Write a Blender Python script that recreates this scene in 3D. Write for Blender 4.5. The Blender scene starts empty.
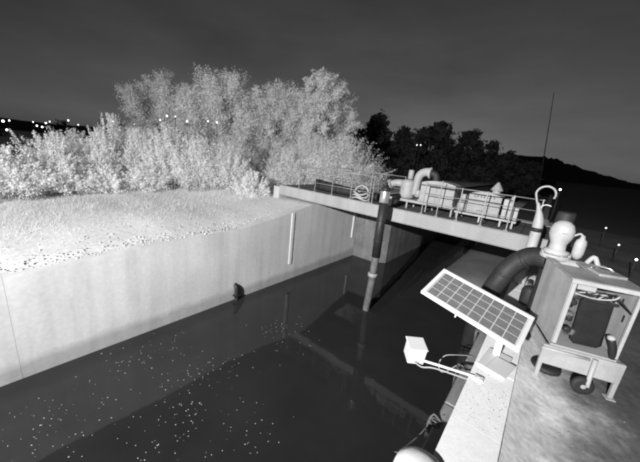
import bpy, math, random
import numpy as np
from mathutils import Vector, Matrix

SC = bpy.context.scene
COL = SC.collection
R = math.radians
rng = np.random.default_rng(7)
random.seed(7)

# ------------------------------------------------------------------ camera
cam_d = bpy.data.cameras.new('camera')
cam = bpy.data.objects.new('camera', cam_d)
COL.objects.link(cam)
SC.camera = cam
cam_d.sensor_fit = 'HORIZONTAL'
cam_d.sensor_width = 36.0
cam_d.lens = 285.0 / 640.0 * 36.0
cam_d.clip_start = 0.05
cam_d.clip_end = 6000
YAW, PITCH, ROLL = R(38), R(15), R(5.8)
fw = Vector((-math.sin(YAW) * math.cos(PITCH), math.cos(YAW) * math.cos(PITCH), -math.sin(PITCH)))
rt = Vector((math.cos(YAW), math.sin(YAW), 0))
up = rt.cross(fw)
rr = rt * math.cos(ROLL) + up * math.sin(ROLL)
uu = -rt * math.sin(ROLL) + up * math.cos(ROLL)
M4 = Matrix(((rr.x, uu.x, -fw.x, 0), (rr.y, uu.y, -fw.y, 0), (rr.z, uu.z, -fw.z, 6.0), (0, 0, 0, 1)))
cam.matrix_world = M4

# ------------------------------------------------------------------ world, night sky seen by a monochrome camera
SUN_EL, SUN_ROT = R(0.0), R(-25)
world = bpy.data.worlds.new('World')
SC.world = world
world.use_nodes = True
wn, wl = world.node_tree.nodes, world.node_tree.links
wn.clear()
sky = wn.new('ShaderNodeTexSky')
sky.sky_type = 'NISHITA'
sky.sun_disc = False
sky.sun_elevation = SUN_EL
sky.sun_rotation = SUN_ROT
sky.air_density = 1.0
sky.dust_density = 0.0
bw = wn.new('ShaderNodeRGBToBW')
tcw = wn.new('ShaderNodeTexCoord')
mpw = wn.new('ShaderNodeMapping')
mpw.inputs['Scale'].default_value = (1.0, 1.0, 3.5)
nzw = wn.new('ShaderNodeTexNoise')
nzw.inputs['Scale'].default_value = 2.2
nzw.inputs['Detail'].default_value = 5
nzw.inputs['Roughness'].default_value = 0.55
mrw = wn.new('ShaderNodeMapRange')
mrw.inputs['From Min'].default_value = 0.3
mrw.inputs['From Max'].default_value = 0.7
mrw.inputs['To Min'].default_value = 0.8
mrw.inputs['To Max'].default_value = 1.2
muw = wn.new('ShaderNodeMath')
muw.operation = 'MULTIPLY'
bg = wn.new('ShaderNodeBackground')
bg.inputs['Strength'].default_value = 0.058
wo = wn.new('ShaderNodeOutputWorld')
wl.new(sky.outputs[0], bw.inputs[0])
wl.new(tcw.outputs['Generated'], mpw.inputs[0])
wl.new(mpw.outputs[0], nzw.inputs['Vector'])
wl.new(nzw.outputs[0], mrw.inputs[0])
wl.new(bw.outputs[0], muw.inputs[0])
wl.new(mrw.outputs[0], muw.inputs[1])
wl.new(muw.outputs[0], bg.inputs['Color'])
wl.new(bg.outputs[0], wo.inputs[0])

# faint last glow low over the horizon
sd = bpy.data.lights.new('sun', 'SUN')
sd.energy = 0.03
sd.angle = R(12)
so = bpy.data.objects.new('sun', sd)
COL.objects.link(so)
sdir = Vector((math.sin(SUN_ROT) * math.cos(SUN_EL), math.cos(SUN_ROT) * math.cos(SUN_EL), math.sin(SUN_EL)))
so.rotation_euler = (-sdir).to_track_quat('-Z', 'Y').to_euler()

# the camera's infrared light, moved back to even the falloff, the only lamp that lights the dock
LAMP = Vector((-1.2, -12.5, 10.0))
AIM = Vector((-14.0, 17.5, 9.0))
ld = bpy.data.lights.new('set_back_floodlight', 'SPOT')
ld.energy = 51000
ld.spot_size = R(104)
ld.spot_blend = 1.0
ld.shadow_soft_size = 0.12
lo = bpy.data.objects.new('set_back_floodlight', ld)
COL.objects.link(lo)
lo.location = LAMP
lo.rotation_euler = (AIM - LAMP).to_track_quat('-Z', 'Y').to_euler()

SC.view_settings.view_transform = 'Standard'
SC.view_settings.look = 'None'
SC.view_settings.exposure = 0.0
SC.view_settings.gamma = 1.0
SC.view_settings.use_curve_mapping = False
SC.render.engine = 'CYCLES'
SC.cycles.max_bounces = 6
SC.cycles.diffuse_bounces = 4
SC.cycles.transmission_bounces = 4
SC.cycles.glossy_bounces = 2
SC.cycles.pixel_filter_type = 'BLACKMAN_HARRIS'
SC.cycles.filter_width = 2.9


# ------------------------------------------------------------------ materials (the camera sees only grey)
MATS = {}


def mat(name, base, var=0.15, scale=6.0, rough=0.8, bump=0.0, metal=0.0, stretch=(1, 1, 1), fine=0.0, spec=0.3,
        streak=0.0, trans=0.0, bscale=None, coat=0.0):
    m = bpy.data.materials.new(name)
    m.use_nodes = True
    n, l = m.node_tree.nodes, m.node_tree.links
    b = n['Principled BSDF']
    b.inputs['Roughness'].default_value = rough
    b.inputs['Metallic'].default_value = metal
    b.inputs['Specular IOR Level'].default_value = spec
    b.inputs['Coat Weight'].default_value = coat
    tc = n.new('ShaderNodeTexCoord')
    mp = n.new('ShaderNodeMapping')
    mp.inputs['Scale'].default_value = stretch
    l.new(tc.outputs['Object'], mp.inputs[0])
    nz = n.new('ShaderNodeTexNoise')
    nz.inputs['Scale'].default_value = scale
    nz.inputs['Detail'].default_value = 8
    nz.inputs['Roughness'].default_value = 0.62
    l.new(mp.outputs[0], nz.inputs['Vector'])
    mr = n.new('ShaderNodeMapRange')
    mr.inputs['From Min'].default_value = 0.25
    mr.inputs['From Max'].default_value = 0.75
    mr.inputs['To Min'].default_value = base * (1 - var)
    mr.inputs['To Max'].default_value = min(base * (1 + var), 0.95)
    l.new(nz.outputs[0], mr.inputs[0])
    out = mr.outputs[0]
    if fine > 0:
        n2 = n.new('ShaderNodeTexNoise')
        n2.inputs['Scale'].default_value = scale * 14
        n2.inputs['Detail'].default_value = 4
        l.new(mp.outputs[0], n2.inputs['Vector'])
        m2 = n.new('ShaderNodeMapRange')
        m2.inputs['From Min'].default_value = 0.3
        m2.inputs['From Max'].default_value = 0.7
        m2.inputs['To Min'].default_value = 1 - fine
        m2.inputs['To Max'].default_value = 1 + fine
        l.new(n2.outputs[0], m2.inputs[0])
        mm = n.new('ShaderNodeMath')
        mm.operation = 'MULTIPLY'
        l.new(out, mm.inputs[0])
        l.new(m2.outputs[0], mm.inputs[1])
        out = mm.outputs[0]
    if streak > 0:
        mp3 = n.new('ShaderNodeMapping')
        mp3.inputs['Scale'].default_value = (1, 1, 0.06)
        l.new(tc.outputs['Object'], mp3.inputs[0])
        n3 = n.new('ShaderNodeTexNoise')
        n3.inputs['Scale'].default_value = 2.6
        n3.inputs['Detail'].default_value = 6
        l.new(mp3.outputs[0], n3.inputs['Vector'])
        m3 = n.new('ShaderNodeMapRange')
        m3.inputs['From Min'].default_value = 0.35
        m3.inputs['From Max'].default_value = 0.65
        m3.inputs['To Min'].default_value = 1 - streak
        m3.inputs['To Max'].default_value = 1.0
        l.new(n3.outputs[0], m3.inputs[0])
        mm = n.new('ShaderNodeMath')
        mm.operation = 'MULTIPLY'
        l.new(out, mm.inputs[0])
        l.new(m3.outputs[0], mm.inputs[1])
        out = mm.outputs[0]
    cc = n.new('ShaderNodeCombineColor')
    for i in range(3):
        l.new(out, cc.inputs[i])
    l.new(cc.outputs[0], b.inputs['Base Color'])
    if bump > 0:
        nb = n.new('ShaderNodeTexNoise')
        nb.inputs['Scale'].default_value = bscale or scale * 6
        nb.inputs['Detail'].default_value = 6
        l.new(mp.outputs[0], nb.inputs['Vector'])
        bp = n.new('ShaderNodeBump')
        bp.inputs['Strength'].default_value = bump
        bp.inputs['Distance'].default_value = 0.03
        l.new(nb.outputs[0], bp.inputs['Height'])
        l.new(bp.outputs[0], b.inputs['Normal'])
    if trans > 0:
        tr = n.new('ShaderNodeBsdfTranslucent')
        l.new(cc.outputs[0], tr.inputs['Color'])
        mx = n.new('ShaderNodeMixShader')
        mx.inputs[0].default_value = trans
        l.new(b.outputs[0], mx.inputs[1])
        l.new(tr.outputs[0], mx.inputs[2])
        l.new(mx.outputs[0], n['Material Output'].inputs[0])
    MATS[name] = m
    return m


def emit(name, e):
    m = bpy.data.materials.new(name)
    m.use_nodes = True
    b = m.node_tree.nodes['Principled BSDF']
    b.inputs['Base Color'].default_value = (0.8, 0.8, 0.8, 1)
    b.inputs['Emission Color'].default_value = (1, 1, 1, 1)
    b.inputs['Emission Strength'].default_value = e
    MATS[name] = m
    return m


def wall_material():
    """pale concrete, streaked, with a wet and weed-grown tide band above the water"""
    m = mat('wall_concrete', 0.53, 0.12, 0.7, 0.85, 0.10, fine=0.06, streak=0.14)
    n, l = m.node_tree.nodes, m.node_tree.links
    b = n['Principled BSDF']
    src = b.inputs['Base Color'].links[0].from_socket
    geo = n.new('ShaderNodeNewGeometry')
    sp = n.new('ShaderNodeSeparateXYZ')
    l.new(geo.outputs['Position'], sp.inputs[0])
    nz = n.new('ShaderNodeTexNoise')
    nz.inputs['Scale'].default_value = 1.3
    nz.inputs['Detail'].default_value = 6
    l.new(geo.outputs['Position'], nz.inputs['Vector'])
    ad = n.new('ShaderNodeMath')
    ad.operation = 'MULTIPLY_ADD'
    ad.inputs[1].default_value = 0.35
    l.new(nz.outputs[0], ad.inputs[0])
    l.new(sp.outputs['Z'], ad.inputs[2])
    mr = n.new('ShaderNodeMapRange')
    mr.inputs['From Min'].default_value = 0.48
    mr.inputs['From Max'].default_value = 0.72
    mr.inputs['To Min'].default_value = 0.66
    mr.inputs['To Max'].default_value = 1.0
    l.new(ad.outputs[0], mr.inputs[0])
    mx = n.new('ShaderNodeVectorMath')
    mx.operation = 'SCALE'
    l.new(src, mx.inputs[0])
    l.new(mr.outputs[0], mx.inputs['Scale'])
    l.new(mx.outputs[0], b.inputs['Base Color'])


def speckle_material():
    m = mat('speckled_stone', 0.84, 0.10, 5, 0.9, 0.15, fine=0.05, bscale=45)
    n, l = m.node_tree.nodes, m.node_tree.links
    b = n['Principled BSDF']
    src = b.inputs['Base Color'].links[0].from_socket
    tc = n.new('ShaderNodeTexCoord')
    vo = n.new('ShaderNodeTexVoronoi')
    vo.inputs['Scale'].default_value = 26
    l.new(tc.outputs['Object'], vo.inputs['Vector'])
    nz = n.new('ShaderNodeTexNoise')
    nz.inputs['Scale'].default_value = 9
    l.new(tc.outputs['Object'], nz.inputs['Vector'])
    ml = n.new('ShaderNodeMath')
    ml.operation = 'MULTIPLY_ADD'
    ml.inputs[1].default_value = 0.5
    l.new(nz.outputs[0], ml.inputs[0])
    l.new(vo.outputs['Distance'], ml.inputs[2])
    mr = n.new('ShaderNodeMapRange')
    mr.inputs['From Min'].default_value = 0.36
    mr.inputs['From Max'].default_value = 0.48
    mr.inputs['To Min'].default_value = 0.75
    mr.inputs['To Max'].default_value = 1.0
    l.new(ml.outputs[0], mr.inputs[0])
    mx = n.new('ShaderNodeVectorMath')
    mx.operation = 'SCALE'
    l.new(src, mx.inputs[0])
    l.new(mr.outputs[0], mx.inputs['Scale'])
    l.new(mx.outputs[0], b.inputs['Base Color'])


def water_material():
    m = mat('dock_water', 0.022, 0.25, 0.5, 0.04, 0.0, spec=0.5)
    n, l = m.node_tree.nodes, m.node_tree.links
    b = n['Principled BSDF']
    b.inputs['IOR'].default_value = 1.333
    geo = n.new('ShaderNodeNewGeometry')
    nz = n.new('ShaderNodeTexNoise')
    nz.inputs['Scale'].default_value = 3.0
    nz.inputs['Detail'].default_value = 4
    l.new(geo.outputs['Position'], nz.inputs['Vector'])
    bp = n.new('ShaderNodeBump')
    bp.inputs['Strength'].default_value = 0.10
    bp.inputs['Distance'].default_value = 0.02
    l.new(nz.outputs[0], bp.inputs['Height'])
    l.new(bp.outputs[0], b.inputs['Normal'])


wall_material()
speckle_material()
water_material()


def falloff_ground():  # lamp falloff painted into the ground: bright by the coping, dim to the right
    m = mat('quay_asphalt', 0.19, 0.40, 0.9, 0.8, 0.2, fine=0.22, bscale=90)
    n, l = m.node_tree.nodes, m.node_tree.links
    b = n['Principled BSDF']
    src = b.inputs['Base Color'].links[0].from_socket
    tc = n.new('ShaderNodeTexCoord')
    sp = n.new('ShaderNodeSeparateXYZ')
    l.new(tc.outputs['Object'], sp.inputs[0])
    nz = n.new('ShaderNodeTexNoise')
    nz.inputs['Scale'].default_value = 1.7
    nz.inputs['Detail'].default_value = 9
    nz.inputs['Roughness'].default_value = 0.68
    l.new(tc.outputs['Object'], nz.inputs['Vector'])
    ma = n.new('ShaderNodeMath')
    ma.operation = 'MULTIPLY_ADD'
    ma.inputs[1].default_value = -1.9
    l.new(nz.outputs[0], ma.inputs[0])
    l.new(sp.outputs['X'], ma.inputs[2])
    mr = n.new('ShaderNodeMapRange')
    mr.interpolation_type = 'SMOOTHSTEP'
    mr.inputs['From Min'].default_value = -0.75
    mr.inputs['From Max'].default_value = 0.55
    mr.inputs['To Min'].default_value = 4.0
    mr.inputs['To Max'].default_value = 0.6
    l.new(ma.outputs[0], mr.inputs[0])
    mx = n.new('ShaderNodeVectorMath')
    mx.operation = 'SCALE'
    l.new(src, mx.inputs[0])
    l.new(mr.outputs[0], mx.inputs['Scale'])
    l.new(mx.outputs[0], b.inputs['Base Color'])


falloff_ground()
mat('bank_soil', 0.55, 0.14, 0.5, 0.95, 0.5, fine=0.12, bscale=5)
mat('mossy_concrete', 0.17, 0.4, 0.9, 0.9, 0.4, fine=0.15, streak=0.3)
mat('silt', 0.25, 0.25, 0.8, 0.8, 0.6, bscale=4)
mat('ground_far', 0.05, 0.3, 0.05, 0.95)
mat('hill_wood', 0.03, 0.4, 0.06, 0.95)
mat('coping_plain', 0.82, 0.06, 2.5, 0.85, 0.08, fine=0.05)
mat('ledge_timber', 0.20, 0.35, 3, 0.85, 0.5, stretch=(1, 0.2, 1))
mat('leaf_bright', 0.86, 0.06, 1.2, 0.7, spec=0.1, trans=0.48)
mat('leaf_mid', 0.84, 0.08, 0.6, 0.7, spec=0.1, trans=0.48)
mat('leaf_unlit', 0.06, 0.3, 0.4, 0.8, spec=0.1, trans=0.2)  # far foliage: the lack of lamp light is put into the colour
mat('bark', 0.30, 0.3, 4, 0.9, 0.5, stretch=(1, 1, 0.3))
mat('bark_unlit', 0.05, 0.3, 4, 0.9)  # far trunks, darkened in colour where the lamp fades out
mat('dry_grass', 0.72, 0.1, 0.8, 0.9, trans=0.45)
mat('pebble', 0.38, 0.6, 3, 0.9)
mat('foam', 0.5, 0.3, 3, 0.9)
mat('bridge_paint', 0.30, 0.08, 1.5, 0.55, 0.15, fine=0.05, streak=0.15)
mat('rail_galvanised', 0.26, 0.12, 8, 0.5, metal=0.3, fine=0.1)
mat('deck_grating', 0.10, 0.3, 5, 0.8, 0.4)
mat('concrete_mid', 0.42, 0.15, 1.4, 0.9, 0.4, fine=0.08, streak=0.15)
mat('white_paint', 0.42, 0.20, 3, 0.5, 0.06, fine=0.06, streak=0.24)
mat('deck_white', 0.30, 0.14, 4, 0.55, 0.08, fine=0.06, streak=0.12)  # pump white for the bridge deck, in a darker tone
mat('white_cast', 0.38, 0.20, 5, 0.5, 0.12, fine=0.05)
mat('grey_paint', 0.35, 0.15, 4, 0.5, 0.1, fine=0.06)
mat('roof_sheet', 0.30, 0.35, 2.6, 0.45, 0.12, fine=0.1)
mat('black_rubber', 0.025, 0.4, 5, 0.6, 0.2, fine=0.2)
mat('hose_rubber', 0.022, 0.35, 4, 0.6, 0.2, fine=0.2)
mat('dark_steel', 0.022, 0.3, 6, 0.5, 0.1, fine=0.15)
mat('radiator_black', 0.018, 0.3, 6, 0.5, 0.05, fine=0.2)
mat('engine_grey', 0.10, 0.5, 9, 0.5, 0.2, fine=0.2)
mat('bright_steel', 0.6, 0.1, 8, 0.28, metal=0.8)
mat('muddy_pipe', 0.11, 0.55, 5, 0.7, 0.4, fine=0.2)
mat('white_plastic', 0.62, 0.04, 4, 0.5, 0.03)
mat('solar_frame', 0.66, 0.05, 6, 0.4, metal=0.0, fine=0.03)
mat('solar_back', 0.50, 0.05, 6, 0.5)
mat('solar_cell', 0.16, 0.22, 14, 0.22, spec=0.5, coat=0.5)
mat('cable_pale', 0.35, 0.2, 8, 0.6)
mat('cable_dark', 0.12, 0.2, 8, 0.6)
mat('print_dark', 0.07, 0.2, 8, 0.7)
mat('mast_grey', 0.035, 0.2, 2, 0.6)
emit('lamp_far', 5.0)
emit('lamp_dim', 1.6)


# ------------------------------------------------------------------ mesh helpers
class MB:
    def __init__(self):
        self.v, self.f, self.s = [], [], []

    def add(self, vs, fs, smooth=False):
        o = len(self.v)
        self.v += [tuple(map(float, p)) for p in vs]
        self.f += [tuple(i + o for i in f) for f in fs]
        self.s += [smooth] * len(fs)
        return self

    def box(self, c, s, rot=None, bev=0.0):
        """box with chamfered edges"""
        hx, hy, hz = s[0] / 2, s[1] / 2, s[2] / 2
        b = min(bev, hx * .9, hy * .9, hz * .9)
        if b <= 0:
            vs = [(x, y, z) for x in (-hx, hx) for y in (-hy, hy) for z in (-hz, hz)]
            fs = [(0, 1, 3, 2), (4, 6, 7, 5), (0, 4, 5, 1), (2, 3, 7, 6), (0, 2, 6, 4), (1, 5, 7, 3)]
        else:
            vs, idx = [], {}
            for sx in (-1, 1):
                for sy in (-1, 1):
                    for sz in (-1, 1):
                        for ax in range(3):
                            h = [hx - b, hy - b, hz - b]
                            h[ax] = (hx, hy, hz)[ax]
                            idx[(sx, sy, sz, ax)] = len(vs)
                            vs.append((sx * h[0], sy * h[1], sz * h[2]))
            fs = []
            g = lambda a, b_, c_, ax: idx[(a, b_, c_, ax)]
            for s_ in (-1, 1):
                q = [(1, 1), (-1, 1), (-1, -1), (1, -1)]
                if s_ < 0:
                    q = q[::-1]
                fs.append([g(s_, a, b_, 0) for a, b_ in q])
                fs.append([g(b_, s_, a, 1) for a, b_ in q])
                fs.append([g(a, b_, s_, 2) for a, b_ in q])
            for a in (-1, 1):
                for b_ in (-1, 1):
                    e = [g(a, b_, -1, 0), g(a, b_, 1, 0), g(a, b_, 1, 1), g(a, b_, -1, 1)]
                    fs.append(e if a * b_ < 0 else e[::-1])
                    e = [g(a, -1, b_, 0), g(a, 1, b_, 0), g(a, 1, b_, 2), g(a, -1, b_, 2)]
                    fs.append(e if a * b_ > 0 else e[::-1])
                    e = [g(-1, a, b_, 1), g(1, a, b_, 1), g(1, a, b_, 2), g(-1, a, b_, 2)]
                    fs.append(e if a * b_ < 0 else e[::-1])
                    for c_ in (-1, 1):
                        t = [g(a, b_, c_, 0), g(a, b_, c_, 1), g(a, b_, c_, 2)]
                        fs.append(t if a * b_ * c_ > 0 else t[::-1])
        if rot is not None:
            vs = [tuple(rot @ Vector(p)) for p in vs]
        return self.add([(p[0] + c[0], p[1] + c[1], p[2] + c[2]) for p in vs], fs)

    def hexa(self, bottom, top):
        """eight corners, bottom ccw then top ccw"""
        return self.add(list(bottom) + list(top), [(3, 2, 1, 0), (4, 5, 6, 7), (0, 1, 5, 4), (1, 2, 6, 5), (2, 3, 7, 6), (3, 0, 4, 7)])

    def tube(self, pts, rad, seg=10, smooth_path=0, cap=True, closed=False):
        P = [Vector(p) for p in pts]
        if smooth_path:
            Q = []
            rs = rad if isinstance(rad, (list, tuple)) else None
            rq = []
            for i in range(len(P) - 1):
                p0, p1, p2, p3 = P[max(i - 1, 0)], P[i], P[i + 1], P[min(i + 2, len(P) - 1)]
                for k in range(smooth_path):
                    t = k / smooth_path
                    Q.append(0.5 * ((2 * p1) + (p2 - p0) * t + (2 * p0 - 5 * p1 + 4 * p2 - p3) * t * t + (3 * p1 - p0 - 3 * p2 + p3) * t ** 3))
                    if rs:
                        rq.append(rs[i] + (rs[i + 1] - rs[i]) * t)
            Q.append(P[-1])
            if rs:
                rq.append(rs[-1])
                rad = rq
            P = Q
        n = len(P)
        rads = rad if isinstance(rad, (list, tuple)) else [rad] * n
        nrm = None
        vs, fs = [], []
        for i in range(n):
            if closed:
                t = (P[(i + 1) % n] - P[i - 1]).normalized()
            else:
                t = (P[min(i + 1, n - 1)] - P[max(i - 1, 0)]).normalized()
            if nrm is None:
                a = Vector((0, 0, 1)) if abs(t.z) < 0.9 else Vector((1, 0, 0))
                nrm = t.cross(a).normalized()
            else:
                nrm = (nrm - t * nrm.dot(t)).normalized()
            bn = t.cross(nrm)
            for k in range(seg):
                a = 2 * math.pi * k / seg
                vs.append(P[i] + (nrm * math.cos(a) + bn * math.sin(a)) * rads[i])
        m = n if closed else n - 1
        for i in range(m):
            for k in range(seg):
                a, b = i * seg + k, i * seg + (k + 1) % seg
                j = (i + 1) % n
                fs.append((a, b, j * seg + (k + 1) % seg, j * seg + k))
        o = len(self.v)
        self.add(vs, fs, True)
        if cap and not closed:
            self.f += [tuple(o + k for k in reversed(range(seg))), tuple(o + (n - 1) * seg + k for k in range(seg))]
            self.s += [False, False]
        return self

    def lathe(self, prof, c=(0, 0, 0), seg=20, rot=None):
        vs, fs = [], []
        for r, z in prof:
            for k in range(seg):
                a = 2 * math.pi * k / seg
                p = Vector((r * math.cos(a), r * math.sin(a), z))
                if rot is not None:
                    p = rot @ p
                vs.append((p.x + c[0], p.y + c[1], p.z + c[2]))
        for i in range(len(prof) - 1):
            for k in range(seg):
                fs.append((i * seg + k, i * seg + (k + 1) % seg, (i + 1) * seg + (k + 1) % seg, (i + 1) * seg + k))
        o = len(self.v)
        self.add(vs, fs, True)
        n = len(prof)
        self.f += [tuple(o + k for k in reversed(range(seg))), tuple(o + (n - 1) * seg + k for k in range(seg))]
        self.s += [False, False]
        return self

    def build(self, name, material, parent=None):
        me = bpy.data.meshes.new(name)
        me.from_pydata(self.v, [], self.f)
        me.polygons.foreach_set('use_smooth', self.s)
        me.materials.append(MATS[material])
        me.update()
        return link(name, me, parent)


def link(name, me, parent=None):
    o = bpy.data.objects.new(name, me)
    COL.objects.link(o)
    if parent is not None:
        o.parent = parent
    return o


def tag(o, label=None, cat=None, group=None, kind=None):
    if label:
        o['label'] = label
    if cat:
        o['category'] = cat
    if group:
        o['group'] = group
    if kind:
        o['kind'] = kind
    return o


def empty(name, loc=(0, 0, 0), rz=0.0):
    o = bpy.data.objects.new(name, None)
    COL.objects.link(o)
    o.location = loc
    o.rotation_euler = (0, 0, rz)
    o.empty_display_size = 0.2
    return o


def cyl(name, material, parent, c, r, h, axis='z', seg=16):
    rot = {'z': None, 'x': Matrix.Rotation(R(90), 3, 'Y'), 'y': Matrix.Rotation(R(-90), 3, 'X')}[axis]
    return MB().lathe([(r * .94, 0), (r, .04 * r), (r, h - .04 * r), (r * .94, h)], c, seg, rot).build(name, material, parent)


def box(name, material, parent, c, s, rot=None, bev=0.006):
    return MB().box(c, s, rot, bev).build(name, material, parent)


def mesh_np(name, verts, faces, material, parent=None, smooth=False):
    """fast mesh from numpy arrays, all faces with the same corner count"""
    me = bpy.data.meshes.new(name)
    nv, nf, k = len(verts), len(faces), faces.shape[1]
    me.vertices.add(nv)
    me.vertices.foreach_set('co', np.asarray(verts, np.float32).ravel())
    me.loops.add(nf * k)
    me.loops.foreach_set('vertex_index', np.asarray(faces, np.int32).ravel())
    me.polygons.add(nf)
    me.polygons.foreach_set('loop_start', np.arange(0, nf * k, k, dtype=np.int32))
    if smooth:
        me.polygons.foreach_set('use_smooth', np.ones(nf, bool))
    me.materials.append(MATS[material])
    me.update(calc_edges=True)
    me.validate()
    return link(name, me, parent)


def vnoise(x, y, seed=0):
    """smooth value noise, a few octaves, for terrain"""
    out = np.zeros_like(x, dtype=float)
    for o, (f, a) in enumerate(((.13, 1.), (.31, .5), (.7, .25), (1.6, .12))):
        xi, yi = x * f + 17.3 * o + seed, y * f + 9.1 * o - seed
        x0, y0 = np.floor(xi), np.floor(yi)
        tx, ty = xi - x0, yi - y0
        tx, ty = tx * tx * (3 - 2 * tx), ty * ty * (3 - 2 * ty)
        h = lambda i, j: np.mod(np.sin(i * 127.1 + j * 311.7 + seed) * 43758.5453, 1.0)
        out += a * ((h(x0, y0) * (1 - tx) + h(x0 + 1, y0) * tx) * (1 - ty) + (h(x0, y0 + 1) * (1 - tx) + h(x0 + 1, y0 + 1) * tx) * ty - .5)
    return out


def grid(name, xs, ys, zf, material, kind='structure'):
    X, Y = np.meshgrid(np.array(xs, float), np.array(ys, float))
    Z = zf(X, Y)
    nx, ny = len(xs), len(ys)
    V = np.stack([X.ravel(), Y.ravel(), Z.ravel()], 1)
    i = np.arange(nx * ny).reshape(ny, nx)
    F = np.stack([i[:-1, :-1].ravel(), i[:-1, 1:].ravel(), i[1:, 1:].ravel(), i[1:, :-1].ravel()], 1)
    o = mesh_np(name, V, F, material, smooth=True)
    return tag(o, kind=kind)


# ------------------------------------------------------------------ setting: water, banks, quay, hills
QZ = 2.9            # quay level above the water
WX = -8.9           # face of the far dock wall
WALL_Y = [-40, -6, 0.0, 3.0, 6.4, 8.0, 9.7, 10.6, 14.7]
WALL_Z = [2.6, 2.6, 2.62, 2.82, 2.92, 3.12, 3.42, 3.6, 3.62]


def wall_top(y):
    return np.interp(y, WALL_Y, WALL_Z)


grid('water', [WX - .3, -6, -3, .1], list(np.linspace(-30, 120, 30)), lambda X, Y: X * 0, 'dock_water')

xs = [WX - .06, WX - .14, WX - .22, WX - .3, WX - .4, WX - .5, WX - .7, -9.8, -10.4, -11] + list(np.arange(-12, -32, -1.)) + [-36, -44, -60, -90, -140, -220, -400, -900, -1600]
ys = [-900, -300, -120, -60, -30] + list(np.arange(-15, -5, 1.)) + list(np.arange(-5, 14.6, .25)) + list(np.arange(15, 40, 1.)) + [45, 55, 70, 100, 160, 300, 700, 1600]


def bank_z(X, Y):
    near = wall_top(Y)
    t = np.clip((WX - .4 - X) / 10, 0, 1)
    z = near * (1 - t) + 3.15 * t + .16 * vnoise(X * 3, Y * 3) * np.clip((WX - .4 - X) / 2, 0, 1)
    far = np.clip((-32 - X) / 60, 0, 1)
    z = z * (1 - far) + 1.2 * far
    b = np.clip((Y - 14.7) / 3, 0, 1)
    edge = np.clip((X - (WX - .55)) / .5, 0, 1) * (Y < 10.3)
    z = z + edge * (.10 * vnoise(X * 9, Y * 5, 8) - .085 * edge ** 2 + .03)
    return z * (1 - b) + (z + .1) * b - .012


grid('left_bank', xs[::-1], ys, bank_z, 'bank_soil')
# gentle silt bank on the right of the narrow channel beyond the footbridge
sy = [15.0] + list(np.arange(15.5, 40, .8)) + [50, 70, 110]
grid('silt_bank_right', [-4.4, -3.9, -3.4, -2.9, -2.2, -1.5, -.9, -.2], sy,
     lambda X, Y: np.interp(X, [-4.4, -3.9, -3.3, -.2], [-.4, .0, .28, .55]) * np.clip((Y - 14.7) / 1., .05, 1) - .25 * np.clip(16 - Y, 0, 1) + .06 * vnoise(X * 4, Y * 4, 3), 'silt')
qx = [.19, .26, .34, .44, .54, .66, .8, 1, 1.5, 2, 2.6, 3.2, 4, 5, 6.5, 9]
qy = [-60, -20, -8, -3] + list(np.arange(0, 16, .5)) + [18, 22, 26]
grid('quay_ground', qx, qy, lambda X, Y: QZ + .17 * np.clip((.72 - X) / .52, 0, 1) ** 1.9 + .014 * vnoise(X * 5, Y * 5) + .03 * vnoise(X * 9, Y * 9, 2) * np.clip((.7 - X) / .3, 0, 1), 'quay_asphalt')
grid('field', [9, 12, 20, 60, 200, 700, 1600], [-900, -200, -60, 0, 60, 200, 700, 1600], lambda X, Y: X * 0 + QZ - .01, 'ground_far')
grid('far_quay', [.19, 4, 9], [26, 40, 80, 200, 700, 1600], lambda X, Y: X * 0 + QZ - .01, 'ground_far')
grid('ground', [-3000, -1000, -300, 0, 300, 1000, 3000], [-3000, -500, 0, 200, 800, 3000], lambda X, Y: X * 0 - 2.6, 'ground_far')


def ridge(name, pts, depth, seed):
    """long wooded ridge: pts = (x, y, crest height)"""
    P = np.array(pts, float)
    n = 420
    t = np.linspace(0, len(P) - 1, n)
    C = np.stack([np.interp(t, np.arange(len(P)), P[:, k]) for k in range(3)], 1)
    d = np.gradient(C[:, :2], axis=0)
    d /= np.linalg.norm(d, axis=1)[:, None]
    nrm = np.stack([-d[:, 1], d[:, 0]], 1)
    prof = [(-1, 0), (-.7, .3), (-.45, .55), (-.22, .82), (-.1, .95), (0, 1), (.12, .9), (.4, .5), (1, 0)]
    V = []
    for a, h in prof:
        q = C[:, :2] + nrm * depth * a
        rough = vnoise(np.arange(n) * 2.1 + a * 77, np.full(n, a * 40), seed)
        V.append(np.stack([q[:, 0], q[:, 1], (C[:, 2] + 2.5) * h - 2.5 + rough * .13 * C[:, 2] * (h > .4)], 1))
    V = np.array(V)
    i = np.arange(len(prof) * n).reshape(len(prof), n)
    F = np.stack([i[:-1, :-1].ravel(), i[:-1, 1:].ravel(), i[1:, 1:].ravel(), i[1:, :-1].ravel()], 1)
    return tag(mesh_np(name, V.reshape(-1, 3), F, 'hill_wood'), kind='structure')


ridge('hills', [(-700, -500, 22), (-420, -60, 10), (-330, 60, 9), (-330, 150, 12), (-300, 300, 20), (-150, 420, 26), (-20, 460, 31), (20, 460, 20), (60, 455, 10), (90, 450, 6), (150, 430, 6), (260, 380, 6), (500, 100, 6), (600, -400, 10)], 70, 4)

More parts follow.
